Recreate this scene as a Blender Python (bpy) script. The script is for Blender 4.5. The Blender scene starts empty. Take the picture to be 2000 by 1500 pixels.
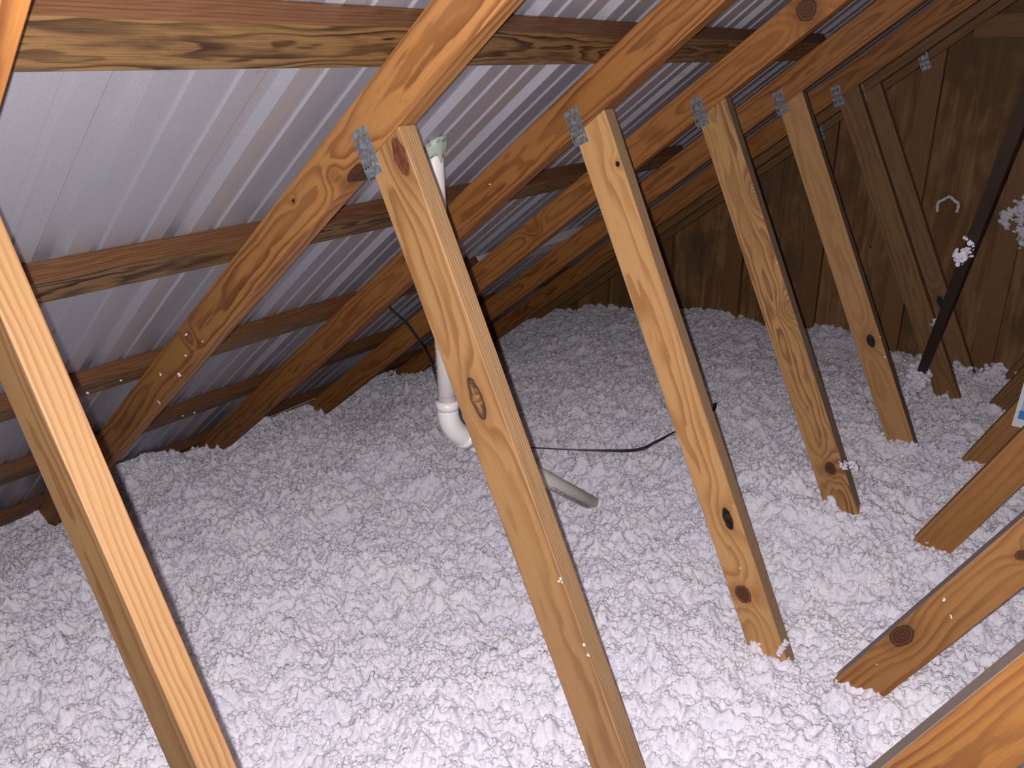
import bpy, bmesh, math, random
import numpy as np
from mathutils import Vector, Matrix
from mathutils import noise as mnoise
random.seed(7); RNG = np.random.default_rng(11)
sc = bpy.context.scene
COL = sc.collection
ZC = 1.75                      # height of the lens above the ceiling boards

# ------------------------------------------------------------------ camera
FPX = 1554.96
R = np.array([[0.793333, 0.60855046, -0.01700251],
              [0.21216425, -0.30254843, -0.92922052],
              [-0.57062166, 0.73357398, -0.3691343]])
cam_d = bpy.data.cameras.new('camera')
cam = bpy.data.objects.new('camera', cam_d); COL.objects.link(cam)
cam_d.sensor_fit = 'HORIZONTAL'; cam_d.sensor_width = 36.0
cam_d.lens = 36.0 * FPX / 2000.0
cam_d.clip_start = 0.02
m = Matrix([[R[0][i], -R[1][i], -R[2][i]] for i in range(3)]).to_4x4()
m.translation = Vector((0, 0, ZC))
cam.matrix_world = m
sc.camera = cam

# ------------------------------------------------------------------ world, light, exposure
w = bpy.data.worlds.new('world'); sc.world = w; w.use_nodes = True
w.node_tree.nodes['Background'].inputs[0].default_value = (0.55, 0.6, 0.75, 1)
w.node_tree.nodes['Background'].inputs[1].default_value = 0.004
sc.view_settings.view_transform = 'Standard'
sc.view_settings.look = 'None'
sc.view_settings.gamma = 1.0
sc.view_settings.use_curve_mapping = False
sc.view_settings.exposure = 0.0
# the phone's flash beside the lens
fl = bpy.data.lights.new('flash', 'POINT'); fl.energy = 117.0; fl.color = (1.0, 0.975, 0.98)
fl.shadow_soft_size = 0.004
flo = bpy.data.objects.new('flash', fl); COL.objects.link(flo)
flo.location = m @ Vector((-0.017, 0.004, 0.0))

# ------------------------------------------------------------------ node helper
class NB:
    def __init__(s, name):
        s.m = bpy.data.materials.new(name); s.m.use_nodes = True
        s.t = s.m.node_tree; s.n = s.t.nodes; s.l = s.t.links
        s.bsdf = s.n['Principled BSDF']
    def put(s, v, sock):
        if isinstance(v, (int, float)): sock.default_value = v
        elif isinstance(v, (tuple, list)):
            if len(sock.default_value) == 4 and len(v) == 3: v = (*v, 1)
            sock.default_value = v
        else: s.l.new(v, sock)
    def M(s, op, a, b=0.0, c=0.0, clamp=False):
        n = s.n.new('ShaderNodeMath'); n.operation = op; n.use_clamp = clamp
        s.put(a, n.inputs[0]); s.put(b, n.inputs[1]); s.put(c, n.inputs[2]); return n.outputs[0]
    def V(s, op, a, b=(0, 0, 0)):
        n = s.n.new('ShaderNodeVectorMath'); n.operation = op
        s.put(a, n.inputs[0]); s.put(b, n.inputs[1]); return n.outputs[0]
    def noise(s, vec, scale, detail=2, rough=0.5, out=0, dist=0.0):
        n = s.n.new('ShaderNodeTexNoise'); s.put(vec, n.inputs['Vector'])
        n.inputs['Scale'].default_value = scale; n.inputs['Detail'].default_value = detail
        n.inputs['Roughness'].default_value = rough; n.inputs['Distortion'].default_value = dist
        return n.outputs[out]
    def vor(s, vec, scale, out='Distance', feat='F1', smooth=None):
        n = s.n.new('ShaderNodeTexVoronoi'); n.feature = feat; s.put(vec, n.inputs['Vector'])
        n.inputs['Scale'].default_value = scale; return n.outputs[out]
    def mix(s, f, a, b, mode='MIX'):
        n = s.n.new('ShaderNodeMix'); n.data_type = 'RGBA'; n.blend_type = mode
        s.put(f, n.inputs[0]); s.put(a, n.inputs[6]); s.put(b, n.inputs[7]); return n.outputs[2]
    def ss(s, v, lo, hi, a=0.0, b=1.0):
        n = s.n.new('ShaderNodeMapRange'); n.interpolation_type = 'SMOOTHSTEP'
        s.put(v, n.inputs[0]); s.put(lo, n.inputs[1]); s.put(hi, n.inputs[2])
        s.put(a, n.inputs[3]); s.put(b, n.inputs[4]); return n.outputs[0]
    def xyz(s, v):
        n = s.n.new('ShaderNodeSeparateXYZ'); s.put(v, n.inputs[0]); return n.outputs
    def comb(s, x, y, z):
        n = s.n.new('ShaderNodeCombineXYZ')
        s.put(x, n.inputs[0]); s.put(y, n.inputs[1]); s.put(z, n.inputs[2]); return n.outputs[0]
    def bump(s, h, strength, dist):
        n = s.n.new('ShaderNodeBump'); n.inputs['Strength'].default_value = strength
        n.inputs['Distance'].default_value = dist; s.put(h, n.inputs['Height']); return n.outputs[0]
    def coord(s): return s.n.new('ShaderNodeTexCoord').outputs['Object']
    def rand(s): return s.n.new('ShaderNodeObjectInfo').outputs['Random']
    def set(s, **k):
        for a, v in k.items(): s.put(v, s.bsdf.inputs[a.replace('_', ' ')])
        return s.m

def wood(name, light, dark, knots=(), ring=0.0075, amp=0.020, pith=(0.045, -0.05), contrast=0.75,
         stain=0.35, stain_col=(0.10, 0.045, 0.015), rough=0.62, seed=0.0, streak=0.25, edge=None):
    """grain runs along local X; Y is the width, Z the thickness; knots = (x, y, rx, ry, kind)"""
    b = NB(name); P = b.coord(); r = b.rand()
    off = b.comb(b.M('MULTIPLY_ADD', r, 37.0, seed), b.M('MULTIPLY_ADD', r, 19.0, seed * 1.7), seed)
    x, y, z = b.xyz(P)
    Q = b.V('ADD', b.comb(b.M('MULTIPLY', x, 1.0), b.M('MULTIPLY', y, 5.0), b.M('MULTIPLY', z, 5.0)), off)
    n1 = b.M('SUBTRACT', b.noise(Q, 1.6, 2, 0.5), 0.5)
    n2 = b.M('SUBTRACT', b.noise(b.V('ADD', Q, (9.1, 3.3, 5.7)), 2.6, 3, 0.5), 0.5)
    yy = b.M('MULTIPLY_ADD', n1, amp * 2.2, b.M('SUBTRACT', y, pith[0]))
    zz = b.M('MULTIPLY_ADD', n2, amp * 2.2, b.M('SUBTRACT', z, pith[1]))
    rad = b.M('SQRT', b.M('ADD', b.M('MULTIPLY', yy, yy), b.M('MULTIPLY', zz, zz)))
    # real knots bend the rings round them
    wob = b.M('MULTIPLY_ADD', b.noise(b.V('MULTIPLY', P, (1, 1, 0.2)), 55, 3, 0.6), 0.5, 0.75)
    masks = []
    for (kx, ky, rx, ry, kind) in knots:
        dx = b.M('DIVIDE', b.M('SUBTRACT', x, kx), rx); dy = b.M('DIVIDE', b.M('SUBTRACT', y, ky), ry)
        d2 = b.M('ADD', b.M('MULTIPLY', dx, dx), b.M('MULTIPLY', dy, dy))
        g = b.M('EXPONENT', b.M('MULTIPLY', d2, -0.16))
        rad = b.M('MULTIPLY_ADD', g, 0.024 if kind != 'hole' else 0.012, rad)
        masks.append((b.M('MULTIPLY', b.M('SQRT', d2), wob), kind))
    ph = b.M('MULTIPLY', rad, 1.0 / ring)
    ph = b.M('MULTIPLY_ADD', b.noise(Q, 14, 2), 0.5, ph)
    fr = b.M('FRACT', ph)
    band = b.M('MULTIPLY', b.ss(fr, 0.25, 0.82), b.ss(fr, 0.86, 1.0, 1.0, 0.0))
    bandvar = b.ss(b.noise(b.V('ADD', Q, (2, 8, 1)), 3.0, 1), 0.3, 0.7, 0.45, 1.0)
    band = b.M('MULTIPLY', band, b.M('MULTIPLY', bandvar, contrast))
    fib = b.noise(b.V('MULTIPLY', P, (14, 420, 420)), 1.0, 3, 0.6)
    col = b.mix(band, light, dark)
    col = b.mix(b.ss(fib, 0.35, 0.75, 0.0, streak), col, dark)
    st = b.noise(b.V('ADD', b.V('MULTIPLY', P, (4, 14, 14)), off), 1.0, 5, 0.62)
    col = b.mix(b.ss(st, 0.52, 0.78, 0.0, stain), col, stain_col)
    sp = b.noise(b.V('ADD', b.V('MULTIPLY', P, (40, 70, 70)), off), 1.0, 3, 0.5)
    col = b.mix(b.ss(sp, 0.68, 0.78, 0.0, stain * 0.8), col, stain_col)
    h = b.M('ADD', b.M('MULTIPLY', band, 0.5), b.M('MULTIPLY', fib, 0.5))
    for d, kind in masks:
        inner = b.ss(d, 0.75, 1.0, 1.0, 0.0)
        halo = b.ss(d, 0.8, 2.6, 0.45, 0.0)
        rg = b.M('MULTIPLY_ADD', b.M('SINE', b.M('MULTIPLY', d, 22.0)), 0.5, 0.5)
        if kind == 'black':
            kc = b.mix(b.ss(b.noise(P, 90, 4), 0.45, 0.6), (0.004, 0.003, 0.003), (0.03, 0.018, 0.01)); hh = -3.0
        elif kind == 'hole':
            kc = (0.008, 0.005, 0.003); hh = -4.0
        elif kind == 'bark':
            e = b.ss(d, 0.45, 0.95)
            kc = b.mix(b.ss(b.noise(P, 120, 4), 0.35, 0.62), (0.30, 0.15, 0.065), (0.10, 0.05, 0.022)); kc = b.mix(e, kc, (0.02, 0.012, 0.008)); hh = -2.0
        elif kind == 'rust':
            kc = b.mix(b.ss(b.noise(b.V('MULTIPLY', P, (1, 2, 1)), 60, 4), 0.35, 0.65), (0.16, 0.048, 0.02), (0.07, 0.02, 0.01)); hh = -2.0
        elif kind == 'gouge':
            kc = b.mix(b.noise(b.V('MULTIPLY', P, (1, 3, 3)), 70, 4), (0.012, 0.005, 0.003), (0.09, 0.03, 0.012)); hh = -5.0
        elif kind == 'pale':
            kc = b.mix(rg, light, dark); hh = 0.3
        else:
            kc = b.mix(rg, (0.12, 0.042, 0.016), (0.055, 0.02, 0.010)); hh = -0.6
        col = b.mix(halo, col, dark)
        rim = b.M('MULTIPLY', b.ss(d, 0.82, 0.95), b.ss(d, 0.98, 1.12, 1.0, 0.0))
        col = b.mix(inner, col, kc)
        if kind in ('knot', 'bark'): col = b.mix(b.M('MULTIPLY', rim, 0.85), col, (0.015, 0.008, 0.005))
        h = b.M('MULTIPLY_ADD', inner, hh, h)
    if edge:                                   # a weathered or stained narrow edge: (y limit, above?, colour)
        mk = b.ss(y, edge[0] - 0.0012, edge[0] + 0.0004)
        sr = b.M('SINE', b.M('MULTIPLY_ADD', z, 1150.0, b.M('MULTIPLY', n1, 22.0)))
        ec = b.mix(b.ss(sr, 0.1, 0.9, 0.0, 0.75), edge[1], tuple(v * q for v, q in zip(edge[1], (0.58, 0.5, 0.42))))
        col = b.mix(b.M('MULTIPLY', mk, edge[2]), col, b.mix(b.ss(fib, 0.35, 0.75, 0.0, 0.5), ec, tuple(v * 0.5 for v in edge[1])))
    tint = b.M('MULTIPLY_ADD', r, 0.22, 0.89)
    col = b.mix(1.0, col, b.comb(tint, tint, tint), 'MULTIPLY')
    return b.set(Base_Color=col, Roughness=b.M('MULTIPLY_ADD', band, -0.12, rough),
                 Normal=b.bump(h, 0.35, 0.0012), Specular_IOR_Level=0.35)

CHL, CHD = (0.34, 0.138, 0.036), (0.125, 0.036, 0.008)
WEL, WED = (0.52, 0.29, 0.120), (0.28, 0.115, 0.037)
M_chord = wood('orange pine', CHL, CHD, ring=0.0085, contrast=0.85, seed=1)
M_web = wood('pale pine', WEL, WED, ring=0.009, contrast=0.75, stain=0.22, seed=2, stain_col=(0.2, 0.09, 0.03))
M_purlin = wood('dark treated pine', (0.22, 0.118, 0.044), (0.018, 0.007, 0.003), ring=0.0085, amp=0.034, contrast=1.0,
                stain=1.0, stain_col=(0.03, 0.012, 0.006), seed=3, streak=0.5,
                edge=(0.0855, (0.12, 0.045, 0.016), 0.85))
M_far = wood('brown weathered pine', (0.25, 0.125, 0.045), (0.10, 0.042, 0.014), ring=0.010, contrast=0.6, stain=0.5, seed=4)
M_dark = wood('very dark board', (0.045, 0.026, 0.018), (0.02, 0.012, 0.008), ring=0.010, contrast=0.4, stain=0.3, seed=5)
M_T1web = wood('loose knot pine toned down for flash', (0.345, 0.185, 0.075), (0.19, 0.078, 0.026), ring=0.0125, amp=0.022, pith=(0.030, -0.060), contrast=0.8, stain=0.12, seed=14.3,  # colour toned down so the nearby flash does not overexpose this web
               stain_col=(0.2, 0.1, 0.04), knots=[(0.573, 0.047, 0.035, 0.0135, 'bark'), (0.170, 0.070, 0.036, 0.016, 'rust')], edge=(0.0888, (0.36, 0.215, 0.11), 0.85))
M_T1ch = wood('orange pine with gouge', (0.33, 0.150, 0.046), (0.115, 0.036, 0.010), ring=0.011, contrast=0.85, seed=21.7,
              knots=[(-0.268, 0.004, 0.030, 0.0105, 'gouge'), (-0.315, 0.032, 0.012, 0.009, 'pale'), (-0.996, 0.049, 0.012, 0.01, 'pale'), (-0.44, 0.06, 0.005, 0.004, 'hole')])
M_T2web = wood('pale pine with black knot', (0.52, 0.285, 0.115), (0.31, 0.13, 0.043), ring=0.0105, contrast=0.8, pith=(0.02, -0.07), stain=0.12, seed=5.1,
               knots=[(0.249, 0.078, 0.007, 0.006, 'hole'), (1.079, 0.058, 0.031, 0.013, 'black'), (1.268, 0.034, 0.022, 0.018, 'knot')], edge=(0.0878, (0.34, 0.22, 0.13), 0.85))
M_T3web = wood('coarse grained pine', (0.50, 0.27, 0.105), (0.22, 0.090, 0.030), ring=0.008, amp=0.03, contrast=0.9, stain=0.25, seed=8.8,
               knots=[(0.40, 0.086, 0.03, 0.012, 'pale'), (0.735, 0.078, 0.016, 0.012, 'pale'), (1.21, 0.052, 0.019, 0.015, 'knot')], edge=(0.0888, (0.26, 0.19, 0.14), 0.85))
M_T3ch = wood('orange pine with big knot', CHL, CHD, ring=0.008, contrast=0.7, seed=33.0,
              knots=[(0.140, 0.044, 0.024, 0.024, 'knot'), (-0.90, 0.055, 0.02, 0.01, 'pale')])
M_T4web = wood('dull pine with oval knot', (0.47, 0.25, 0.10), (0.29, 0.13, 0.045), ring=0.011, contrast=0.55, stain=0.3, seed=12.2,
               knots=[(0.997, 0.054, 0.027, 0.015, 'black')], edge=(0.0873, (0.16, 0.12, 0.09), 0.85))
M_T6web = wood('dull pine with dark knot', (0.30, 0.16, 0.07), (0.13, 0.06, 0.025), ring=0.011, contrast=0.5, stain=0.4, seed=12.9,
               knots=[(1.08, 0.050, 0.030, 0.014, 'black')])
M_T2v = wood('amber pine with scarred knot', (0.40, 0.185, 0.058), (0.20, 0.075, 0.020), ring=0.016, contrast=0.8, pith=(-0.10, -0.05), stain=0.2, seed=3.3,
             knots=[(-1.232, -0.020, 0.030, 0.018, 'knot'), (-0.925, -0.046, 0.011, 0.009, 'knot')],
             edge=(-0.0005, (0.34, 0.28, 0.26), 0.9))
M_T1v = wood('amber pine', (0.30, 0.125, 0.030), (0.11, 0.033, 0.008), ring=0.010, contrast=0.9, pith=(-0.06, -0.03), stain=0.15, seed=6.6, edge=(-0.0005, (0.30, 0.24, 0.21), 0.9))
M_T3v = wood('plain amber pine', (0.36, 0.165, 0.050), (0.22, 0.085, 0.024), ring=0.016, contrast=0.5, pith=(-0.12, -0.06), stain=0.3, seed=9.4)
M_T0web = wood('pine darkened for close flash', (0.26, 0.140, 0.057), (0.155, 0.068, 0.023), ring=0.0062, contrast=0.8, stain=0.08, seed=2.4, pith=(0.03, -0.09), amp=0.012)  # wood colour darkened to offset the strong flash on the nearest board

def m_galv():
    b = NB('galvanized steel'); P = b.coord()
    n = b.noise(P, 120, 3, 0.6); v = b.vor(P, 160, 'Color')
    c = b.mix(b.ss(n, 0.35, 0.65), (0.17, 0.215, 0.26), (0.36, 0.41, 0.46))
    c = b.mix(0.04, c, v)
    return b.set(Base_Color=c, Metallic=0.65, Roughness=0.42, Normal=b.bump(n, 0.5, 0.001))
M_galv = m_galv()
def m_roof():
    b = NB('grey coated sheet steel'); P = b.coord()
    n = b.noise(P, 700, 2, 0.6); big = b.noise(b.V('MULTIPLY', P, (1.5, 6, 1)), 3, 4, 0.6)
    c = b.mix(b.ss(n, 0.3, 0.7), (0.36, 0.345, 0.39), (0.44, 0.425, 0.47))
    c = b.mix(b.ss(big, 0.45, 0.7, 0, 0.35), c, (0.34, 0.37, 0.45))
    sc_ = b.noise(b.V('MULTIPLY', P, (30, 30, 30)), 1, 4, 0.6)
    c = b.mix(b.ss(sc_, 0.66, 0.75, 0, 0.4), c, (0.22, 0.24, 0.27))
    return b.set(Base_Color=c, Metallic=0.45, Roughness=b.M('MULTIPLY_ADD', n, 0.08, 0.31), Normal=b.bump(b.M('MULTIPLY_ADD', big, 3.0, n), 0.12, 0.002))
M_roof = m_roof()
def m_ins():
    b = NB('white blown fibre'); P = b.coord()
    n = b.noise(P, 330, 4, 0.65); v = b.vor(P, 260); n2 = b.noise(P, 9, 3, 0.5)
    h = b.M('SUBTRACT', b.M('MULTIPLY', n, 1.2), b.M('MULTIPLY', v, 0.7))
    c = b.mix(b.ss(n2, 0.3, 0.7), (0.88, 0.83, 0.88), (0.83, 0.79, 0.88))
    dk = b.noise(P, 150, 2, 0.5)
    c = b.mix(b.ss(dk, 0.73, 0.78, 0, 0.75), c, (0.10, 0.09, 0.09))
    return b.set(Base_Color=c, Roughness=0.95, Specular_IOR_Level=0.1, Normal=b.bump(h, 0.55, 0.0020))
M_ins = m_ins()
def m_ply():
    b = NB('rough plywood sheathing'); P = b.coord(); x, y, z = b.xyz(P)
    q = b.comb(b.M('MULTIPLY', x, 6.0), 0.0, b.M('MULTIPLY', z, 0.9))
    n = b.noise(q, 2.2, 5, 0.6, dist=1.2); n2 = b.noise(b.comb(b.M('MULTIPLY', x, 60.0), 0, b.M('MULTIPLY', z, 2.0)), 1, 3)
    c = b.mix(b.ss(n, 0.35, 0.65), (0.34, 0.18, 0.070), (0.18, 0.085, 0.028))
    c = b.mix(b.ss(n2, 0.4, 0.8, 0, 0.5), c, (0.11, 0.05, 0.02))
    bl = b.noise(P, 2.6, 4, 0.6)
    c = b.mix(b.ss(bl, 0.45, 0.62, 0, 0.65), c, (0.10, 0.055, 0.025))
    kn = b.noise(b.comb(b.M('MULTIPLY', x, 11.0), 0, b.M('MULTIPLY', z, 8.0)), 1.0, 2, 0.5)
    c = b.mix(b.ss(kn, 0.735, 0.77, 0, 0.95), c, (0.012, 0.008, 0.005))
    return b.set(Base_Color=c, Roughness=0.8, Normal=b.bump(n2, 0.4, 0.002))
M_ply = m_ply()
def flat(name, col, rough=0.5, metal=0.0, spec=0.5):
    b = NB(name); n = b.noise(b.coord(), 80, 3)
    c = b.mix(b.ss(n, 0.3, 0.7, 0, 0.12), col, tuple(v * 0.6 for v in col))
    return b.set(Base_Color=c, Roughness=rough, Metallic=metal, Specular_IOR_Level=spec)
M_pvc = flat('white pipe plastic', (0.74, 0.69, 0.68), 0.38)
M_pvc2 = flat('grey white pipe plastic', (0.80, 0.75, 0.70), 0.45)
M_fit = flat('white fitting plastic', (0.80, 0.78, 0.77), 0.3)
M_prim = flat('purple primer stain', (0.50, 0.40, 0.41), 0.5)
M_ink = flat('black ink', (0.012, 0.012, 0.015), 0.6)
M_cable = flat('black cable jacket', (0.028, 0.028, 0.032), 0.35)
M_seal = flat('greenish sealant', (0.36, 0.40, 0.33), 0.5)
M_foil = flat('torn silver foil', (0.62, 0.62, 0.62), 0.25, 0.9)
M_dry = flat('ceiling board paper', (0.35, 0.33, 0.30), 0.9)
M_white = flat('white card', (0.80, 0.82, 0.85), 0.6)
M_lblue = flat('pale blue print', (0.42, 0.56, 0.80), 0.6)
M_blue = flat('blue print', (0.05, 0.26, 0.66), 0.6)
M_pale = flat('pale grey sheet steel', (0.62, 0.60, 0.64), 0.5, 0.3)
M_lath = flat('lit lath edge', (0.75, 0.62, 0.45), 0.4)  # pale colour paints in the light catching the board edge
M_flash = flat('dark flashing', (0.05, 0.055, 0.065), 0.5, 0.3)

# ------------------------------------------------------------------ object helpers
def link(name, bm, mat, parent=None, smooth=False, mw=None):
    me = bpy.data.meshes.new(name); bm.normal_update(); bm.to_mesh(me); bm.free()
    me.materials.append(mat)
    if smooth:
        for p in me.polygons: p.use_smooth = True
    o = bpy.data.objects.new(name, me); COL.objects.link(o)
    if mw is not None: o.matrix_world = mw
    if parent is not None:
        o.parent = parent
        o.matrix_parent_inverse = Matrix.Translation(parent.location).inverted()
    return o
def thing(name, label, cat, loc, group=None):
    o = bpy.data.objects.new(name, None); COL.objects.link(o); o.location = loc
    o.empty_display_size = 0.1
    return tag(o, label, cat, group)
def tag(o, label, cat, group=None):
    o['label'] = label; o['category'] = cat
    if group: o['group'] = group
    return o
def struct(o): o['kind'] = 'structure'; return o

def prism(poly, th, bev=0.0018, cuts=0):
    bm = bmesh.new()
    a = [bm.verts.new((p[0], p[1], 0)) for p in poly]; b = [bm.verts.new((p[0], p[1], th)) for p in poly]
    n = len(poly)
    bm.faces.new(a[::-1]); bm.faces.new(b)
    for i in range(n): bm.faces.new((a[i], a[(i + 1) % n], b[(i + 1) % n], b[i]))
    bmesh.ops.recalc_face_normals(bm, faces=bm.faces)
    if bev: bmesh.ops.bevel(bm, geom=list(bm.edges), offset=bev, segments=2, affect='EDGES', profile=0.5)
    return bm
def boxbm(bm, x0, x1, y0, y1, z0, z1):
    v = [bm.verts.new((x, y, z)) for x in (x0, x1) for y in (y0, y1) for z in (z0, z1)]
    for f in ((0, 1, 3, 2), (4, 6, 7, 5), (0, 4, 5, 1), (2, 3, 7, 6), (0, 2, 6, 4), (1, 5, 7, 3)):
        bm.faces.new([v[i] for i in f])
    return bm
def frame_xz(x0, ang, y):
    """local X = direction ang in the X-Z plane, local Y = its left normal, local Z = away from the front (toward +Y is -Z)"""
    a = math.radians(ang)
    d = Vector((math.cos(a), 0, math.sin(a))); n = Vector((-math.sin(a), 0, math.cos(a)))
    zc = d.cross(n)                       # = (0,-1,0): local +Z faces the camera side
    mw = Matrix((d, n, zc)).transposed().to_4x4(); mw.translation = Vector((x0, y, ZC))
    return mw

CH_A = 37.13; CH_X0 = -0.823; CH_W = 0.0865; TH = 0.038
ca = math.radians(CH_A)
CD = Vector((math.cos(ca), 0, math.sin(ca))); CN = Vector((-math.sin(ca), 0, math.cos(ca)))
def cl_poly(pts, a, n, c):
    """keep the part of a polygon with n.p <= c"""
    out = []
    for i in range(len(pts)):
        p, q = pts[i], pts[(i + 1) % len(pts)]
        dp = p[0] * n[0] + p[1] * n[1] - c; dq = q[0] * n[0] + q[1] * n[1] - c
        if dp <= 0: out.append(p)
        if dp * dq < 0:
            t = dp / (dp - dq); out.append((p[0] + (q[0] - p[0]) * t, p[1] + (q[1] - p[1]) * t))
    return out

def add_chord(root, y, mat, x0=CH_X0, s0=-2.92, s1=2.26):
    mw = frame_xz(x0, CH_A, y)
    bm = prism([(s0, 0), (s1, 0), (s1, CH_W), (s0, CH_W)], -TH)
    bm2 = bm
    return link('top_chord', bm2, mat, root, mw=mw)

def add_web(root, y, x0, ang, s_top, s_bot, w0, w1, mat, cutchord=True, name='web'):
    """board along ang through (x0, z=0); clipped under the top chord"""
    mw = frame_xz(x0, ang, y)
    pts = [(s_top, w0), (s_bot, w0), (s_bot, w1), (s_top, w1)]
    if cutchord:
        d = mw.to_3x3() @ Vector((1, 0, 0)); n = mw.to_3x3() @ Vector((0, 1, 0))
        o = Vector((x0, 0, 0)); c = CN.dot(Vector((CH_X0, 0, 0))) - 0.0006
        pts = cl_poly(pts, 0, (CN.dot(d), CN.dot(n)), c - CN.dot(o))
    return link(name, prism(pts, -TH), mat, root, mw=mw)

def plate_mesh():
    bm = bmesh.new(); W, L, t = 0.037, 0.078, 0.0013
    # long axis = X ; bands across: solid, slots, solid, slots, solid, slots, solid
    seg = [0, 0.011, 0.023, 0.033, 0.045, 0.055, 0.068, L]
    for i in range(7):
        a, b = seg[i], seg[i + 1]
        if i % 2 == 0: boxbm(bm, a, b, 0, W, 0, t)
        else:
            k = 6
            for j in range(k):
                c = W * (j / (k - 1)) * 0.955
                boxbm(bm, a, b, c, c + W * 0.045 + 0.0012, 0, t)
            for j in range(5):
                c = W * (j + 0.42) / 5
                boxbm(bm, a + 0.001, a + 0.0035, c, c + 0.0022, -0.001, t + 0.0016)
                boxbm(bm, b - 0.0035, b - 0.001, c, c + 0.0022, -0.001, t + 0.0014)
    # a little hammering
    for v in bm.verts:
        v.co.z += 0.0007 * mnoise.noise(Vector((v.co.x * 90, v.co.y * 90, 0)))
    me = bpy.data.meshes.new('connector_plate'); bmesh.ops.recalc_face_normals(bm, faces=bm.faces)
    bm.to_mesh(me); bm.free(); me.materials.append(M_galv); return me
PLATE = plate_mesh()
def add_plate(root, x, z, ang, y):
    a = math.radians(ang)
    d = Vector((math.cos(a), 0, math.sin(a))); n = Vector((-math.sin(a), 0, math.cos(a)))
    mw = Matrix((d, n, d.cross(n))).transposed().to_4x4(); mw.translation = Vector((x, y - 0.0004, ZC + z))
    o = bpy.data.objects.new('connector_plate', PLATE); COL.objects.link(o); o.matrix_world = mw
    o.parent = root; o.matrix_parent_inverse = Matrix.Translation(root.location).inverted()
    o['label'] = 'punched galvanized steel nail plate'
    return o

# ------------------------------------------------------------------ roof and setting
S0 = CH_W + TH      # sheet lies on the purlins
def roof_profile(y0, y1):
    ks = []
    P = 0.2286; c0 = 0.783 + 0.006
    k = math.floor((y0 - c0) / P) - 1
    while c0 + k * P < y1 + P:
        c = c0 + k * P
        ks += [(c - 0.028, 0), (c - 0.016, 0.016), (c + 0.016, 0.016), (c + 0.028, 0)]
        for q in (1, 2):
            e = c + P * q / 3
            ks += [(e - 0.0105, 0), (e - 0.007, 0.0042), (e + 0.007, 0.0042), (e + 0.0105, 0)]
        k += 1
    ks = [p for p in ks if y0 < p[0] < y1]
    return [(y0, 0)] + ks + [(y1, 0)]
def roof_sheet(name, y0, y1, mirror=False):
    prof = roof_profile(y0, y1); bm = bmesh.new()
    ss_ = np.linspace(-3.15, 2.262, 40); rows = []
    for s in ss_:
        row = []
        for (y, h) in prof:
            # the sheet is pulled tight at the purlins and bows slightly between
            wob = 0.0012 * math.sin((s + 0.06) / 0.605 * math.pi) ** 2
            p = Vector((CH_X0, 0, 0)) + CD * s + CN * (S0 + h + wob)
            row.append(bm.verts.new((p.x, y, p.z + ZC)))
        rows.append(row)
    for i in range(len(rows) - 1):
        for j in range(len(prof) - 1):
            bm.faces.new((rows[i][j], rows[i][j + 1], rows[i + 1][j + 1], rows[i + 1][j]))
    if mirror:
        ax = 2 * (Vector((CH_X0, 0, 0)) + CD * 2.262 + CN * S0).x
        for v in bm.verts: v.co.x = ax - v.co.x
    o = link(name, bm, M_roof)
    md = o.modifiers.new('s', 'SOLIDIFY'); md.thickness = 0.0006; md.offset = 0
    return struct(o)
roof_sheet('ceiling', -0.9, 4.12)
roof_sheet('ceiling_far_slope', -0.9, 4.12, True)
fb = bmesh.new(); boxbm(fb, -3.3, 4.6, -0.9, 4.12, -0.02, 0.0); struct(link('floor', fb, M_dry))

# gable wall: sheathing with grooves
GY = 4.011 + TH + 0.002
gb = bmesh.new()
ap = Vector((CH_X0, 0, 0)) + CD * 2.262 + CN * (S0 - 0.004)
el = Vector((CH_X0, 0, 0)) + CD * -3.1 + CN * (S0 - 0.004)
er = Vector((2 * ap.x - el.x, 0, el.z))
xs = []
xg = -3.2
edges = [el.x]
g = -3.1 + 0.06
while g < er.x - 0.05: edges += [g, g + 0.009]; g += 0.2032
edges.append(er.x)
def roof_z(x):
    return el.z + (x - el.x) * math.tan(ca) if x < ap.x else el.z + (er.x - x) * math.tan(ca)
for i in range(len(edges) - 1):
    a, b_ = edges[i], edges[i + 1]; dep = 0.0 if i % 2 == 0 else 0.006
    pts = [(a, 0.0), (b_, 0.0), (b_, roof_z(b_) + ZC)] + ([(ap.x, ap.z + ZC)] if a < ap.x < b_ else []) + [(a, roof_z(a) + ZC)]
    f1 = [gb.verts.new((p[0], GY + dep, p[1])) for p in pts]; f2 = [gb.verts.new((p[0], GY + 0.012, p[1])) for p in pts]
    gb.faces.new(f1); gb.faces.new(f2[::-1])
    for k in range(len(pts)): gb.faces.new((f1[k], f2[k], f2[(k + 1) % len(pts)], f1[(k + 1) % len(pts)]))
bmesh.ops.recalc_face_normals(gb, faces=gb.faces)
struct(link('wall_gable', gb, M_ply))

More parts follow.
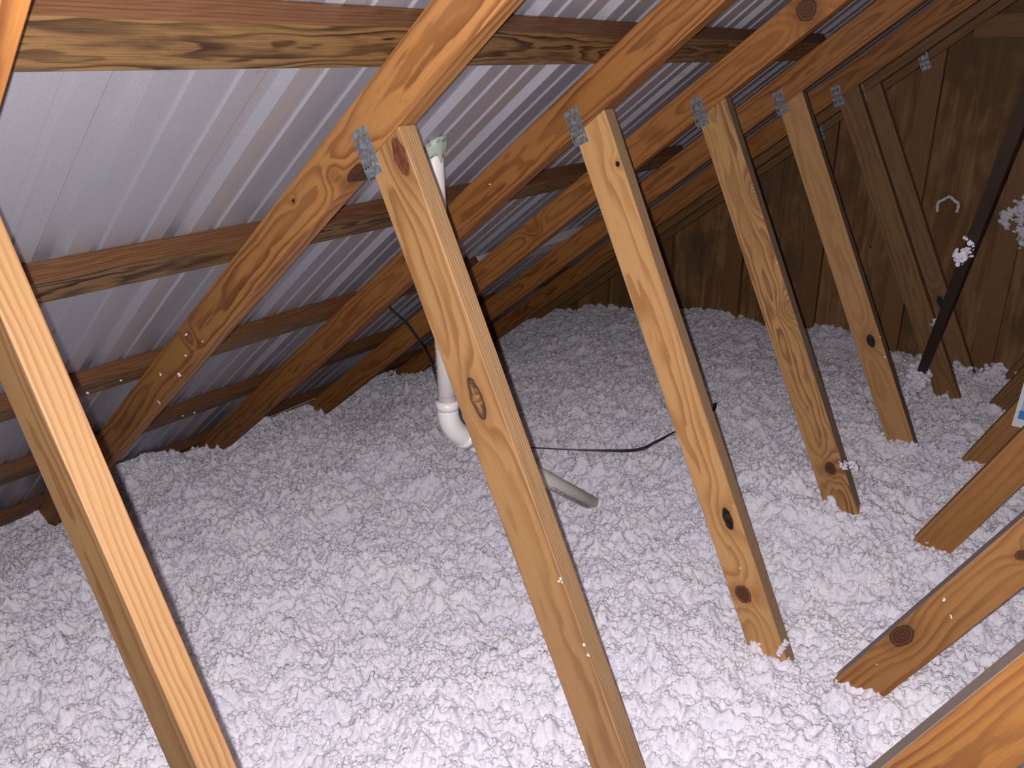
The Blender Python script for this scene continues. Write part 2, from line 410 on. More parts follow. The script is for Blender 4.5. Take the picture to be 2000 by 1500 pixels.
# ------------------------------------------------------------------ purlins
def purlin(t_low, y0, y1, label, seed=0):
    L = y1 - y0
    mw = Matrix((Vector((0, 1, 0)), CD, CN)).transposed().to_4x4()   # local X along ridge, Y up-slope, Z outward
    if mw.determinant() < 0:
        mw = Matrix((Vector((0, -1, 0)), CD, CN)).transposed().to_4x4()
    p = Vector((CH_X0, 0, ZC)) + CD * t_low + CN * (CH_W + 0.0004)
    p.y = y1 if mw[1][0] < 0 else y0
    mw.translation = p
    bm = prism([(0, 0), (L, 0), (L, 0.0865), (0, 0.0865)], TH - 0.0008)
    o = link('purlin', bm, M_purlin, mw=mw)
    return tag(o, label, 'purlin', 'roof purlins under the metal sheets')
PLAB = ['dark-stained horizontal purlin, highest of the five, crossing the top of the picture',
        'dark-streaked purlin with swirling knots, second board down the roof slope',
        'dark purlin speckled with white fluff, third board down the roof slope',
        'dark purlin, fourth down the slope, just above the eave boards',
        'dark lowest purlin at the eave, half buried in white insulation']
for k in range(5):
    purlin(-0.108 - 0.605 * k, -0.8, (2.86, 2.86, 2.215, 3.9, 3.9)[k], PLAB[k])
pp = purlin(-0.108 - 0.605 * 2, 2.216, 2.95, 'pale grey coated purlin length glimpsed between dark rafters left of the centre')
pp.data.materials.clear(); pp.data.materials.append(M_pale)

# ------------------------------------------------------------------ trusses
Y1, SP = 0.9188, 0.6185
def Yt(i): return Y1 + (i - 1) * SP
webs = {0: (-1.069, -65.4, 0.080), 1: (-1.0618, -66.3, 0.0895), 2: (-1.0690, -66.2, 0.0885), 3: (-1.0685, -65.86, 0.0895),
        4: (-1.0715, -65.45, 0.0880), 5: (-1.0665, -64.8, 0.0850), 6: (-1.0665, -64.8, 0.0870)}
vees = {0: (.30, 65.0), 1: (.300, 65.0), 2: (.360, 62.6), 3: (.313, 64.1), 4: (.325, 64.2), 5: (.325, 64.2), 6: (.325, 64.2)}
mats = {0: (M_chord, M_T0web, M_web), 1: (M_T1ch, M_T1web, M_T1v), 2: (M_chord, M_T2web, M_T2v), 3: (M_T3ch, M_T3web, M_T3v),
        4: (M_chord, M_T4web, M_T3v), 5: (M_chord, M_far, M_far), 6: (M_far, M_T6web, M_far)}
tl = {0: 'nearest pine roof truss, its bright blurred web board crossing the left edge of the picture',
      1: 'pine roof truss standing before the white vent pipe, its web has a loose bark knot',
      2: 'pine roof truss whose long web board shows a black pitch knot low down',
      3: 'pine roof truss with a big round knot high on its sloping chord',
      4: 'pine roof truss behind the coarse-grained one, carrying the white and blue card',
      5: 'dim brown pine truss, last but one before the gable end frame',
      6: 'dim brown pine truss close behind another, its web ending in a dark oval knot'}
for i in range(7):
    y = Yt(i) if i < 6 else 3.70
    if i == 0: y = 0.295
    root = thing('roof_truss', tl[i], 'roof truss', (0, y + TH / 2, 0.35), 'pine roof trusses standing in a row')
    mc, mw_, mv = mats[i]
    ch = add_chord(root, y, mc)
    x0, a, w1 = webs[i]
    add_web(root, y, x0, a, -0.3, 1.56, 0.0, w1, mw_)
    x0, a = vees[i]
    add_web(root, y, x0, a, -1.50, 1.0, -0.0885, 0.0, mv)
    if i: add_plate(root, -0.9713, -0.152, 114.2 if i not in (3,) else 113.0, y)
    # bottom chord lying on the ceiling boards, buried in the fluff
    bmq = bmesh.new(); boxbm(bmq, -3.1, 3.0, y, y + TH, 0.001, 0.089)
    link('bottom_chord', bmq, M_chord, root)

# gable end frame
root = thing('gable_frame', 'dark brown gable end frame with upright studs against the plywood wall', 'gable frame', (0, 4.011 + TH / 2, 0.0))
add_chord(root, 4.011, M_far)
xc0 = -0.8045
for k in range(-6, 8):
    xc = xc0 + k * 0.4064
    zt = (xc - CH_X0) * math.tan(ca) - 0.0445 * math.tan(ca) - 0.002
    zt2 = zt + 0.089 * math.tan(ca)
    if xc > 0.9: continue
    poly = [(xc - 0.0445, 0.0), (xc + 0.0445, 0.0), (xc + 0.0445, zt2 + ZC), (xc - 0.0445, zt + ZC)]
    if zt + ZC < 0.1: continue
    # local X vertical for grain
    mw = Matrix((Vector((0, 0, 1)), Vector((1, 0, 0)), Vector((0, 1, 0)))).transposed().to_4x4()
    mw.translation = Vector((0, 4.012, 0))
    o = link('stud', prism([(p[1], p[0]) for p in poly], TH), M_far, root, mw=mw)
    if -1.3 < xc < 0.1: add_plate(root, xc - 0.005, zt - 0.008 , 114.2, 4.011)
mw = Matrix((Vector((1, 0, 0)), Vector((0, 0, 1)), Vector((0, -1, 0)))).transposed().to_4x4(); mw.translation = Vector((-0.668, 4.0105, ZC + 0.080))
bk = prism([(0, 0), (0.9, 0), (0.9, 0.088), (0.075, 0.088), (0, 0.035)], 0.019)
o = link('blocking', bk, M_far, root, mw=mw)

# eave board and bright lath sliver
mw = Matrix((Vector((0, 1, 0)), CD, CN)).transposed().to_4x4()
if mw.determinant() < 0: mw = Matrix((Vector((0, -1, 0)), CD, CN)).transposed().to_4x4()
p = Vector((CH_X0, 0, ZC)) + CD * -2.472 + CN * (CH_W - 0.0030); p.y = 2.30 if mw[1][0] < 0 else 1.70
mw.translation = p
o = link('lath_strip', prism([(0, 0.004), (0.6, -0.012), (0.6, -0.007), (0, 0.010)], 0.0025, 0), M_lath, mw=mw)
tag(o, 'thin bright splinter-like lath edge showing along the eave just above the insulation', 'lath')
eb = bmesh.new(); boxbm(eb, -3.16, -3.12, -0.9, 4.0, 0.0, 0.20); o = link('wall_eave', eb, M_far); struct(o)

# pale pieces of sheet beyond the purlin ends
def slope_sheet(name, t0, t1, y0, y1, off, mat, label, cat):
    bm = bmesh.new()
    mwx = Matrix((CD, Vector((0, 1, 0)), CN)).transposed().to_4x4()
    if mwx.determinant() < 0: mwx = Matrix((CD, Vector((0, 1, 0)), CN)).transposed().to_4x4()
    mwx.translation = Vector((CH_X0, 0, ZC))
    boxbm(bm, t0, t1, y0, y1, off, off + 0.0012)
    bmesh.ops.recalc_face_normals(bm, faces=bm.faces)
    for v in bm.verts: v.co = mwx @ v.co
    return tag(link(name, bm, mat), label, cat)
slope_sheet('metal_flashing', -0.075, -0.01, 2.87, 3.05, CH_W + TH - 0.008, M_pale, 'small pale flashing scrap beside the far end of the highest purlin', 'flashing')

# ------------------------------------------------------------------ insulation
CP = np.array([(-.393,.919,-1.340),(-.503,1.537,-1.274),(-.406,1.575,-1.282),(-.539,2.156,-1.179),(-.432,2.194,-1.203),(-.522,2.774,-1.205),(-.426,2.812,-1.217),
 (-.417,3.431,-1.246),(-.321,1.537,-1.262),(-.196,1.537,-1.231),(-.302,2.156,-1.232),(-.213,2.156,-1.258),(-2.85,1.0,-1.43),(-2.78,1.185,-1.36),(-2.9,1.56,-1.45),
 (-2.78,1.64,-1.37),(-2.88,2.147,-1.47),(-3.05,3.176,-1.54),(-2.95,.6,-1.52),(-2.9,4.05,-1.45),(-2.70,4.05,-1.38),(-2.4,4.05,-1.315),(-1.87,4.05,-1.275),(-1.57,4.05,-1.265),
 (-1.03,4.05,-1.235),(-.75,4.05,-1.34),(-.42,4.05,-1.32),(-1.22,1.98,-1.268),(-1.27,1.84,-1.30),(-1.17,1.77,-1.295),(-1.05,1.86,-1.235),(-1.7,1.95,-1.30),(-1.3,1.2,-1.33),(-1.5,.4,-1.34),(-.2,.2,-1.34),(.2,1.0,-1.30),(.5,2.5,-1.25),(.5,3.8,-1.28),
 (-1.1,2.6,-1.24),(-1.6,2.9,-1.28),(-2.2,2.6,-1.36),(-2.3,1.4,-1.34),(-2.2,.6,-1.35),(-3.3,1.0,-1.60),(-3.3,3.0,-1.65)])
def base_h(x, y):
    wsum = 0; hs = 0
    for (cx, cy, cz) in CP:
        ww = 1.0 / ((x - cx) ** 2 + (y - cy) ** 2 + 0.012) ** 1.7
        wsum = wsum + ww; hs = hs + ww * cz
    return hs / wsum
def smooth_noise(x, y, cell, seed):
    r = np.random.default_rng(seed); G = r.random((512, 512))
    u = x / cell + 200; v = y / cell + 200
    iu = np.floor(u).astype(int); iv = np.floor(v).astype(int); fu = u - iu; fv = v - iv
    fu = fu * fu * (3 - 2 * fu); fv = fv * fv * (3 - 2 * fv)
    g = lambda a, b: G[a % 512, b % 512]
    return (g(iu, iv) * (1 - fu) * (1 - fv) + g(iu + 1, iv) * fu * (1 - fv) + g(iu, iv + 1) * (1 - fu) * fv + g(iu + 1, iv + 1) * fu * fv) - 0.5
def blobs(x, y, cell, seed, rr=0.75, dens=1.0):
    r = np.random.default_rng(seed); N = 1024
    JX = r.random((N, N)); JY = r.random((N, N)); JR = r.random((N, N)) * 0.5 + 0.5
    JR = np.where(r.random((N, N)) < dens, JR, 0.01)
    u = x / cell + 500; v = y / cell + 500
    iu = np.floor(u).astype(int); iv = np.floor(v).astype(int)
    best = np.zeros_like(x)
    for a in (-1, 0, 1):
        for b in (-1, 0, 1):
            ii, jj = (iu + a) % N, (iv + b) % N
            dx = u - (iu + a + JX[ii, jj]); dy = v - (iv + b + JY[ii, jj]); rad = rr * JR[ii, jj] * 1.15
            h = np.sqrt(np.maximum(rad * rad - dx * dx - dy * dy, 0))
            best = np.maximum(best, h)
    return best * cell
def lumps(x, y, cell, seed, rr=0.42, dens=1.0):
    r = np.random.default_rng(seed); N = 1024
    JX = r.random((N, N)); JY = r.random((N, N)); JR = r.random((N, N)) * 0.7 + 0.65; JA = np.where(r.random((N, N)) < dens, r.random((N, N)) * 0.8 + 0.4, 0.0)
    u = x / cell + 500; v = y / cell + 500
    iu = np.floor(u).astype(int); iv = np.floor(v).astype(int); s_ = np.zeros_like(x)
    for a in (-1, 0, 1):
        for b in (-1, 0, 1):
            ii, jj = (iu + a) % N, (iv + b) % N
            dx = u - (iu + a + JX[ii, jj]); dy = v - (iv + b + JY[ii, jj])
            s_ = s_ + JA[ii, jj] * np.exp(-(dx * dx + dy * dy) / (rr * JR[ii, jj]) ** 2)
    return s_ * cell
def ins_h(x, y):
    h = base_h(x, y)
    u = 0.8 * x + 0.6 * y; v = -0.6 * x + 0.8 * y
    h = h + 0.055 * smooth_noise(u, v, 0.24, 1) + 0.036 * smooth_noise(v, u, 0.10, 2) + 0.020 * smooth_noise(u, v, 0.045, 9)
    wx = x + 0.006 * smooth_noise(x, y, 0.012, 3); wy = y + 0.006 * smooth_noise(x, y, 0.012, 4)
    k = 1.0 - 0.30 * np.clip((y - 2.0) / 1.5, 0, 1)
    f = k * (0.42 * lumps(wx, wy, 0.050, 5, 0.38, 0.75) + 0.60 * lumps(wx, wy, 0.022, 6, 0.36, 0.8) + 0.85 * blobs(wx, wy, 0.0115, 7, 0.72, 0.85))
    h = h + f + 0.003 * smooth_noise(x, y, 0.006, 8)
    return h - 0.0185
def build_ins():
    def axis(a, b, f):
        out = [a]
        while out[-1] < b: out.append(out[-1] + f(out[-1]))
        return np.array(out)
    ys = axis(0.12, 4.048, lambda y: 0.0030 + 0.0011 * max(0, y - 1.4))
    xs_ = axis(-3.11, 0.62, lambda x: 0.0031 + 0.0010 * max(0, -x - 1.3))
    X, Y = np.meshgrid(xs_, ys); Z = ins_h(X, Y) + ZC
    # keep below the roof sheet
    lim = (X - CH_X0) * math.tan(ca) + (S0 - 0.006) / math.cos(ca) + ZC
    Z = np.minimum(Z, lim); Z = np.maximum(Z, 0.003)
    J = 0.0006
    X2 = X + RNG.uniform(-J, J, X.shape); Y2 = np.minimum(Y + RNG.uniform(-J, J, Y.shape), 4.049)
    ny, nx = X.shape
    V = np.stack([X2.ravel(), Y2.ravel(), Z.ravel()], 1)
    idx = np.arange(nx * ny).reshape(ny, nx)
    F = np.stack([idx[:-1, :-1], idx[:-1, 1:], idx[1:, 1:], idx[1:, :-1]], -1).reshape(-1, 4)
    # crumbs of fibre lying on the surface, denser on mound crests
    bmi = bmesh.new(); bmesh.ops.create_icosphere(bmi, subdivisions=1, radius=1.0)
    iv = np.array([v.co[:] for v in bmi.verts]); bmi.verts.index_update(); itf = np.array([[v.index for v in f.verts] for f in bmi.faces]); bmi.free()
    n = 130000
    cx = RNG.uniform(-3.05, 0.6, n); cy = 0.15 + 3.85 * RNG.random(n) ** 1.15
    cz = ins_h(cx, cy) + ZC; rad = 0.0018 + 0.0052 * RNG.random(n) ** 2.2; rad[::60] *= 1.8
    keep = cz < (cx - CH_X0) * math.tan(ca) + (S0 - 0.01) / math.cos(ca) + ZC
    cx, cy, cz, rad = cx[keep], cy[keep], cz[keep], rad[keep]; n = len(cx)
    th = RNG.uniform(0, 6.28, n); sx = rad * RNG.uniform(.6, 1.5, n); sy = rad * RNG.uniform(.6, 1.3, n); sz = rad * RNG.uniform(.6, 1.2, n)
    dv = iv[None] * (1 + 0.13 * RNG.standard_normal((n, len(iv), 1)).clip(-1.5, 1.5))
    px = dv[..., 0] * sx[:, None]; py = dv[..., 1] * sy[:, None]; pz = dv[..., 2] * sz[:, None]
    c, s = np.cos(th)[:, None], np.sin(th)[:, None]
    CV = np.stack([cx[:, None] + px * c - py * s, np.minimum(cy[:, None] + px * s + py * c, 4.049), cz[:, None] + pz + rad[:, None] * 0.25], -1).reshape(-1, 3)
    CF = (itf[None] + (np.arange(n) * len(iv))[:, None, None]).reshape(-1, 3) + len(V)
    me = bpy.data.meshes.new('loose_fill_insulation')
    VV = np.concatenate([V, CV]); me.vertices.add(len(VV)); me.vertices.foreach_set('co', VV.ravel())
    li = np.concatenate([F.ravel(), CF.ravel()]); me.loops.add(len(li)); me.loops.foreach_set('vertex_index', li.astype(np.int32))
    tot = np.concatenate([np.full(len(F), 4), np.full(len(CF), 3)]); st = np.concatenate([[0], np.cumsum(tot)[:-1]])
    me.polygons.add(len(tot)); me.polygons.foreach_set('loop_start', st.astype(np.int32)); me.polygons.foreach_set('loop_total', tot.astype(np.int32))
    me.polygons.foreach_set('use_smooth', np.ones(len(tot), bool))
    me.update(calc_edges=True); me.validate()
    me.materials.append(M_ins)
    o = bpy.data.objects.new('loose_fill_insulation', me); COL.objects.link(o)
    o['kind'] = 'stuff'
    return tag(o, 'thick bed of fluffy white blown-in insulation covering the attic floor', 'insulation')
build_ins()

def tuft(loc, size, label, seed, flatten=(1, 1, 1), n=26, parts=None):
    n = int(n * (3.2 if size < 0.07 else 7))
    """a ragged clump made of many small lumps grown together"""
    r = random.Random(seed); bm = bmesh.new()
    pts = []
    for k in range(n):
        if parts: q = Vector(parts[k % len(parts)]); j = 0.45
        else: q = Vector((0, 0, 0)); j = 1.0
        v = Vector((r.gauss(0, 0.45), r.gauss(0, 0.35), r.gauss(0, 0.45))) * j
        pts.append((q + Vector((v.x * flatten[0], v.y * flatten[1], v.z * flatten[2]))) * size)
    for p in pts:
        rr = min(size * r.uniform(0.06, 0.19), r.uniform(0.008, 0.015))
        mt = Matrix.Translation(p) @ Matrix.Rotation(r.uniform(0, 3), 4, 'X') @ Matrix.Rotation(r.uniform(0, 3), 4, 'Z') @ Matrix.Diagonal((r.uniform(.6, 1.5), r.uniform(.5, 1), r.uniform(.5, 1.2), 1))
        bmesh.ops.create_icosphere(bm, subdivisions=2, radius=rr, matrix=mt)
    f = 5.0 / size * 0.25
    for v in bm.verts:
        d = mnoise.noise_vector(v.co * (14 / size * 0.3) + Vector((seed, 0, 0))) * size * 0.10 + mnoise.noise_vector(v.co * 300) * 0.0035
        v.co += d
    o = link('insulation_tuft', bm, M_ins, smooth=True); o.location = (loc[0], loc[1], loc[2] + ZC)
    return tag(o, label, 'insulation tuft', 'stray tufts of white insulation')

# ------------------------------------------------------------------ dark brace by the gable
def bar_between(a, b, w, t, up=Vector((0, 1, 0))):
    a, b = Vector(a), Vector(b); d = (b - a); L = d.length; d.normalize()
    s = d.cross(up).normalized(); u = s.cross(d)
    mw = Matrix((d, s, u)).transposed().to_4x4(); mw.translation = a
    return prism([(0, -w / 2), (L, -w / 2), (L, w / 2), (0, w / 2)], t, 0.001), mw
BA = (-0.545, 3.34, ZC - 1.26); BB = (-0.1943, 2.06, ZC + 0.1087)
bmq, mw = bar_between(BA, BB, 0.032, 0.019, Vector((0.2, 1.0, 0.2)))
o = link('diagonal_brace', bmq, M_dark, mw=mw)
tag(o, 'slim nearly black diagonal brace slanting down to the insulation at the gable wall', 'brace')

# ------------------------------------------------------------------ vent pipe
def sweep(path, rads, seg=40, caps=True, hollow=False):
    bm = bmesh.new(); rings = []
    pts = [Vector(p) for p in path]
    t0 = (pts[1] - pts[0]).normalized(); ref = Vector((1, 0, 0)) if abs(t0.x) < 0.8 else Vector((0, 1, 0))
    nrm = (ref - t0 * ref.dot(t0)).normalized()
    for i, p in enumerate(pts):
        t = ((pts[min(i + 1, len(pts) - 1)] - p).normalized() + (p - pts[max(i - 1, 0)]).normalized())
        t.normalize(); nrm = (nrm - t * nrm.dot(t)).normalized(); bi = t.cross(nrm)
        r_ = rads[i] if isinstance(rads, (list, tuple)) else rads
        rings.append([bm.verts.new(p + (nrm * math.cos(a) + bi * math.sin(a)) * r_) for a in [2 * math.pi * k / seg for k in range(seg)]])
    for i in range(len(rings) - 1):
        for k in range(seg): bm.faces.new((rings[i][k], rings[i][(k + 1) % seg], rings[i + 1][(k + 1) % seg], rings[i + 1][k]))
    if caps: bm.faces.new(rings[0][::-1]); bm.faces.new(rings[-1])
    bmesh.ops.recalc_face_normals(bm, faces=bm.faces)
    return bm
PX, PY = -1.240, 1.33
pipe = thing('vent_pipe', 'white plastic vent pipe rising from the insulation, through an elbow, into the metal roof', 'pipe', (PX, PY, ZC - 1.0))
top = Vector((PX - 0.002, PY, ZC - 0.115)); bot = Vector((PX + 0.002, PY, ZC - 0.77))
link('riser', sweep([top + Vector((0, 0, 0.10)), top, (top + bot) / 2, bot - Vector((0, 0, 0.03))], 0.0225), M_pvc, pipe, True)
E0 = Vector((PX + 0.002, PY, ZC - 0.775)); Fp = Vector((-1.150, 1.925, ZC - 1.315))
dirF = (Fp - Vector((PX + 0.002, PY, ZC - 0.835))).normalized()
# elbow: quadratic bend between the down direction and the outgoing direction
A = E0 + Vector((0, 0, -0.012)); Bc = Vector((PX + 0.002, PY, ZC - 0.835)); Cc = Bc + dirF * 0.060
path = [E0 + Vector((0, 0, 0.014)), E0, A] ; rad = [0.0285, 0.0285, 0.0285]
path2 = []
for k in range(0, 13):
    t = k / 12; path2.append(A * (1 - t) ** 2 + Bc * 2 * t * (1 - t) + Cc * t * t)
body = [E0 + Vector((0, 0, -0.001))] + path2 + [Cc + dirF * 0.002]
link('elbow', sweep([E0 + Vector((0, 0, 0.016)), E0 + Vector((0, 0, -0.006))], 0.0290), M_fit, pipe, True)
el_o = link('elbow_bend', sweep(body, 0.0270), M_fit, pipe, True)
link('elbow_socket', sweep([Cc - dirF * 0.002, Cc + dirF * 0.020], 0.0290), M_fit, pipe, True)
o = link('primer_stain', sweep([E0 + Vector((0, 0, 0.016)), E0 + Vector((0, 0, 0.030))], 0.0229, caps=False), M_prim, pipe, True); o['label'] = 'purplish primer stain above the elbow'
o = link('primer_stain', sweep([Cc + dirF * 0.020, Cc + dirF * 0.034], 0.0241, caps=False), M_prim, pipe, True)
link('drain_leg', sweep([Cc + dirF * 0.015, Cc + dirF * 0.4, Fp + dirF * 0.08], 0.0237), M_pvc2, pipe, True)
# printed lettering wrapped on the pipes
def wrap_text(txt, origin, axis, toward, rad, size, parent, flip=False):
    cu = bpy.data.curves.new('pipe_lettering', 'FONT'); cu.body = txt; cu.size = size; cu.align_y = 'CENTER'
    to = bpy.data.objects.new('tmp', cu); COL.objects.link(to)
    dg = bpy.context.evaluated_depsgraph_get(); me = bpy.data.meshes.new_from_object(to.evaluated_get(dg))
    bpy.data.objects.remove(to)
    bm = bmesh.new(); bm.from_mesh(me); bpy.data.meshes.remove(me)
    bmesh.ops.triangulate(bm, faces=bm.faces)
    bmesh.ops.subdivide_edges(bm, edges=[e for e in bm.edges if e.calc_length() > 0.004], cuts=1)
    a = axis.normalized(); u = (toward - a * toward.dot(a)).normalized(); s = a.cross(u)
    for v in bm.verts:
        x, yv = v.co.x, v.co.y
        if flip: x, yv = -x, -yv
        th = yv / rad
        v.co = origin + a * x + (u * math.cos(th) + s * math.sin(th)) * (rad + 0.0004)
    o = link('lettering', bm, M_ink, parent); o['label'] = 'small black printed lettering on the pipe'
    return o
mid = Fp - dirF * 0.10
tc = (Vector((0, 0, ZC)) - mid).normalized()
def rot_about(v, ax, deg): return Matrix.Rotation(math.radians(deg), 3, ax.normalized()) @ v
dn = Vector((0.212, -0.3025, -0.929))
sg = 1 if rot_about(tc, dirF, 55).dot(dn) > rot_about(tc, dirF, -55).dot(dn) else -1
wrap_text('CZX ALI RTR AL ROOZA R', mid - dirF * 0.20, dirF, rot_about(tc, dirF, 38 * sg), 0.0237, 0.018, pipe)
tcv = (Vector((0, 0, ZC)) - Vector((PX, PY, ZC - 0.65))).normalized()
wrap_text('PVC 1120 SCH 40', Vector((PX, PY, ZC - 0.62)), Vector((0, 0, -1)), rot_about(tcv, Vector((0, 0, -1)), 62), 0.0226, 0.013, pipe)
# torn foil and sealant where the pipe meets the roof
bm = bmesh.new(); seg = 36; rr = []
axp = Vector((PX - 0.002, PY, 0))
for j, (ro, dz) in enumerate([(0.0238, 0.012), (0.027, 0.021), (0.030, 0.031), (0.035, 0.045)]):
    ring = []
    for k in range(seg):
        a_ = 2 * math.pi * k / seg; jr = 0.004 * mnoise.noise(Vector((math.cos(a_) * 3, math.sin(a_) * 3, j))) ; jz = 0.012 * mnoise.noise(Vector((math.cos(a_) * 2.5, math.sin(a_) * 2.5, j + 9)))
        x_ = axp.x + math.cos(a_) * (ro + jr); zroof = (x_ - CH_X0) * math.tan(ca) + S0 / math.cos(ca) + ZC
        z_ = zroof - 0.045 + dz + (jz if j < 3 else 0.001) - (0.010 if j == 0 and k % 7 == 0 else 0)
        ring.append(bm.verts.new((x_, axp.y + math.sin(a_) * (ro + jr), z_)))
    rr.append(ring)
for j in range(3):
    for k in range(seg): bm.faces.new((rr[j][k], rr[j][(k + 1) % seg], rr[j + 1][(k + 1) % seg], rr[j + 1][k]))
sb = link('sealant_collar', bm, M_seal, pipe, True); md = sb.modifiers.new('s', 'SOLIDIFY'); md.thickness = 0.002
bm = bmesh.new()
for k in range(13):
    a_ = 2 * math.pi * k / 13 + 0.2; r0, r1 = 0.030, 0.041 + 0.010 * random.random()
    def PP(a, r):
        x_ = axp.x + math.cos(a) * r; zr = (x_ - CH_X0) * math.tan(ca) + S0 / math.cos(ca) + ZC
        return (x_, axp.y + math.sin(a) * r, zr - 0.004 - 0.008 * random.random())
    f = [bm.verts.new(PP(a_, r0)), bm.verts.new(PP(a_ + 0.35, r0)), bm.verts.new(PP(a_ + 0.3 * random.random() + 0.1, r1))]
    bm.faces.new(f)
fo = link('foil_scraps', bm, M_foil, pipe); md = fo.modifiers.new('s', 'SOLIDIFY'); md.thickness = 0.0006; fo['label'] = 'torn silver foil edge'

# ------------------------------------------------------------------ flat black cable
cpts = [(-1.86, 1.76, -0.655), (-1.87, 1.76, -0.735), (-1.83, 1.80, -0.80), (-1.805, 1.86, -0.925), (-1.80, 1.91, -1.08), (-1.775, 1.94, -1.19), (-1.70, 1.95, -1.232), (-1.60, 1.955, -1.236),
        (-1.47, 1.995, -1.222), (-1.32, 2.075, -1.220), (-1.17, 2.181, -1.220), (-1.135, 2.262, -1.212), (-1.108, 2.35, -1.200), (-1.09, 2.47, -1.20), (-1.08, 2.60, -1.205), (-1.095, 2.66, -1.195)]
# first two points lie up on the roof side
cpts[0] = (-1.895, 1.745, -0.690)
def catmull(P, n=10):
    P = [Vector(p) for p in P]; out = []
    for i in range(len(P) - 1):
        a, b, c, d = P[max(i - 1, 0)], P[i], P[i + 1], P[min(i + 2, len(P) - 1)]
        for k in range(n):
            t = k / n
            out.append(0.5 * ((2 * b) + (c - a) * t + (2 * a - 5 * b + 4 * c - d) * t * t + (3 * b - a - 3 * c + d) * t ** 3))
    return out + [P[-1]]
cp = catmull(cpts)
bm = bmesh.new(); prev = None
N = len(cp)
for i, p in enumerate(cp):
    t = (cp[min(i + 1, N - 1)] - cp[max(i - 1, 0)]).normalized()
    upv = Vector((0, 0, 1)) if i > 55 else Vector((0.3, -0.2, 0.9))
    tw = 0.45 if i > 60 else 0.2
    if 88 < i < 125: tw += math.sin((i - 88) / 37 * math.pi) * 0.9
    side = t.cross(upv).normalized(); nn = side.cross(t)
    side2 = side * math.cos(tw) + nn * math.sin(tw); nn2 = nn * math.cos(tw) - side * math.sin(tw)
    wv, tv = 0.0068, 0.0024
    q = [bm.verts.new(p + Vector((0, 0, ZC)) + side2 * a_ * wv + nn2 * b_ * tv) for a_, b_ in ((-1, -.6), (-.8, -1), (.8, -1), (1, -.6), (1, .6), (.8, 1), (-.8, 1), (-1, .6))]
    if prev:
        for k in range(8): bm.faces.new((prev[k], prev[(k + 1) % 8], q[(k + 1) % 8], q[k]))
    else: bm.faces.new(q[::-1])
    prev = q
bm.faces.new(prev); bmesh.ops.recalc_face_normals(bm, faces=bm.faces)
o = link('flat_cable', bm, M_cable, smooth=True)
tag(o, 'flat black cable hanging from the roof and lying across the white insulation', 'cable')

# ------------------------------------------------------------------ card stapled to a web board
cy_ = Yt(4) - 0.0012
card = thing('paper_card', 'white and blue printed paper card fixed to a web board at the right edge', 'card', (-0.05, cy_, ZC - 0.95))
def quad_xz(pts, y, t):
    bm = bmesh.new(); a = [bm.verts.new((p[0], y, p[1] + ZC)) for p in pts]; b = [bm.verts.new((p[0], y + t, p[1] + ZC)) for p in pts]
    n = len(pts); bm.faces.new(a); bm.faces.new(b[::-1])
    for i in range(n): bm.faces.new((a[i], b[i], b[(i + 1) % n], a[(i + 1) % n]))
    bmesh.ops.recalc_face_normals(bm, faces=bm.faces); return bm
u = Vector((1.0, -0.04)); v = Vector((0.04, 1.0)); c0 = Vector((-0.156, -1.080))
def cpt(a, b): return tuple(c0 + u * a + v * b)
link('sheet', quad_xz([cpt(0, 0), cpt(.216, 0), cpt(.216, .279), cpt(0, .279)], cy_, 0.0006), M_white, card)
link('blue_panel', quad_xz([cpt(.013, .055), cpt(.20, .055), cpt(.20, .25), cpt(.013, .25)], cy_ - 0.0004, 0.0003), M_lblue, card)
link('blue_square', quad_xz([cpt(.010, .028), cpt(.055, .028), cpt(.055, .056), cpt(.010, .056)], cy_ - 0.0006, 0.0003), M_blue, card)

# ------------------------------------------------------------------ stray tufts
tuft((-0.356, 2.622, -0.512), 0.040, 'ragged white tuft caught half way up the black diagonal brace', 3, (0.8, .5, 1.0), 30, [(-.55, 0, -.55), (-.1, 0, -.5), (.1, 0, 0), (.1, 0, .6), (-.25, 0, -.8)])
tuft((-0.497, 3.29, -0.932), 0.030, 'small white tuft stuck beside the lower end of the black brace', 4, (0.7, .5, .8), 18)
tuft((-0.365, 3.97, -0.63), 0.080, 'white tuft clinging to the plywood at the far right edge', 5, (.7, .4, 1.4), 30, [(0, 0, .6), (.2, 0, 0), (.3, 0, -.7), (-.6, 0, .1)])
tuft((-0.515, 3.215, -1.155), 0.080, 'tall white heap of fluff left of the foot of the black brace', 6, (0.9, .7, 1.2), 40, [(0, 0, .4), (.1, 0, 0), (-.3, 0, -.6)])
tuft((-0.380, 3.62, -1.250), 0.125, 'broad white heap of fluff against the gable wall right of the brace', 7, (1.1, .6, .8), 44, [(-.3, 0, .1), (.2, 0, -.2), (.65, 0, .35), (0, 0, -.5)])
tuft((-0.470, 2.145, -1.055), 0.026, 'small white tuft on the edge of the coarse-grained web above its knot', 8, (1, .5, 1), 18, [(0, 0, .3), (-.8, 0, -.2), (.4, 0, 0)])
tuft((-0.420, 1.528, -1.245), 0.022, 'slender white tuft at the foot of the web with the black knot', 9, (.5, .5, 1), 18, [(.3, 0, .9), (0, 0, 0), (-.3, 0, -.6)])
tuft((-1.245, 4.005, -0.36), 0.018, 'tiny white tuft on the dark gable frame between two web tops', 10, (1, .5, .8), 8)
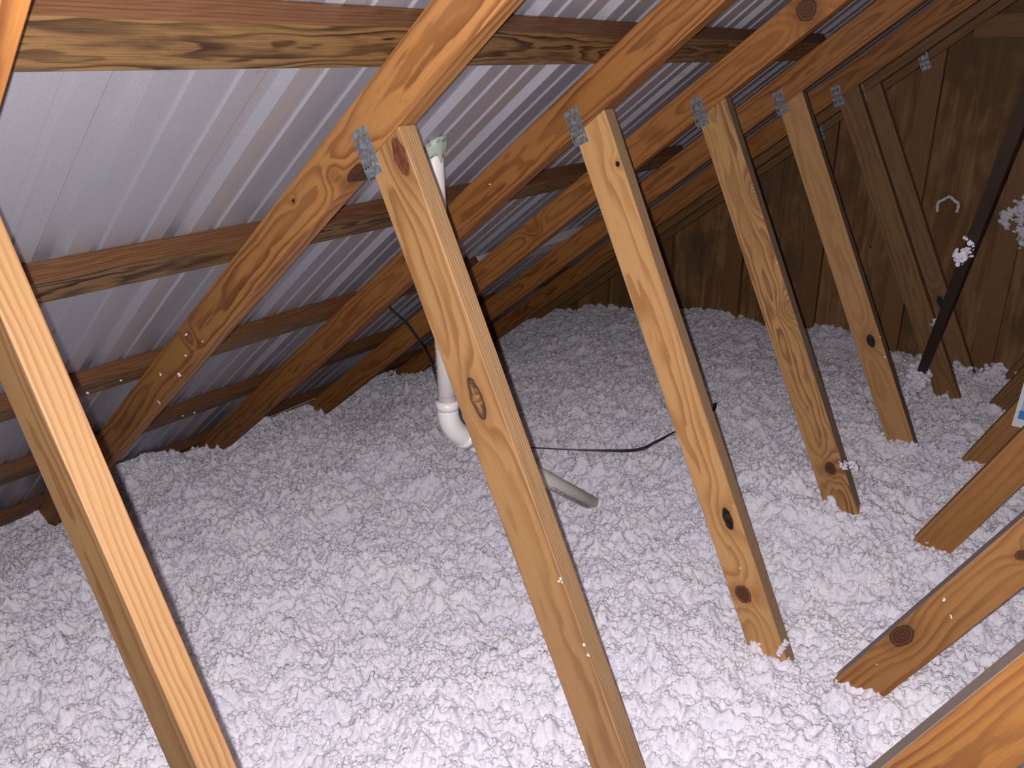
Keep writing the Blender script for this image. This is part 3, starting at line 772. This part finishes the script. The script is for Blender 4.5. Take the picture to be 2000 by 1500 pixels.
# cobweb-like ring of fibre on the plywood
bm = sweep([Vector((-0.655 + 0.042 * math.cos(a), 4.041, ZC - 0.612 + 0.040 * math.sin(a) + 0.005 * math.sin(5 * a))) for a in [math.pi * (-0.15 + 1.35 * k / 24) for k in range(25)]],
           [0.004 + 0.004 * abs(math.sin(k * 1.7)) for k in range(25)], 8)
o = link('insulation_tuft', bm, M_ins, smooth=True); tag(o, 'thin curl of white fibre on the plywood between brace and studs', 'insulation tuft', 'stray tufts of white insulation')
# a few specks blown onto the boards
bm = bmesh.new()
def fleck(x, y, z, r):
    for k in range(4):
        bmesh.ops.create_icosphere(bm, subdivisions=1, radius=r * random.uniform(.4, .9), matrix=Matrix.Translation((x + random.gauss(0, r * .7), y - r * .3, z + ZC + random.gauss(0, r * .7))))
def on(kind, i, s, wv):
    x0, a = (webs[i][0], webs[i][1]) if kind == 'W' else ((CH_X0, CH_A) if kind == 'C' else vees[i])
    a = math.radians(a); return (x0 + math.cos(a) * s - math.sin(a) * wv, (Yt(i)), math.sin(a) * s + math.cos(a) * wv)
for kind, i, s, wv, r in [('W', 1, .90, .088, .003), ('W', 1, 1.02, .086, .003), ('W', 1, 1.04, .089, .002), ('V', 2, -1.10, -.02, .003), ('V', 2, -1.12, -.05, .0025), ('V', 2, -1.33, -.03, .002),
                          ('V', 3, -1.35, -.03, .003), ('C', 1, -1.05, .03, .003), ('C', 1, -1.12, .01, .004), ('C', 1, -1.2, .05, .003), ('C', 1, -1.28, .004, .003), ('C', 1, -.95, .02, .0025),
                          ('W', 4, 1.06, .08, .004), ('W', 4, .99, .085, .003), ('W', 3, .6, .087, .002), ('C', 2, -.5, .05, .002), ('C', 1, -1.0, .06, .003), ('W', 2, 1.2, .05, .002)]:
    x, y, z = on(kind, i, s, wv); fleck(x, y, z, r)
for s, yy, r in [(-1.30, 0.95, .007), (-1.27, 0.93, .004), (-1.28, 0.86, .004), (-1.29, .78, .004), (-1.89, 1.30, .004), (-1.87, 1.25, .003)]:
    p = Vector((CH_X0, 0, 0)) + CD * s + CN * (CH_W - 0.001); fleck(p.x, yy, p.z, r)
o = link('insulation_flecks', bm, M_ins, smooth=True); o['kind'] = 'stuff'
tag(o, 'scattered tiny white flecks of fibre stuck on the boards', 'insulation flecks')
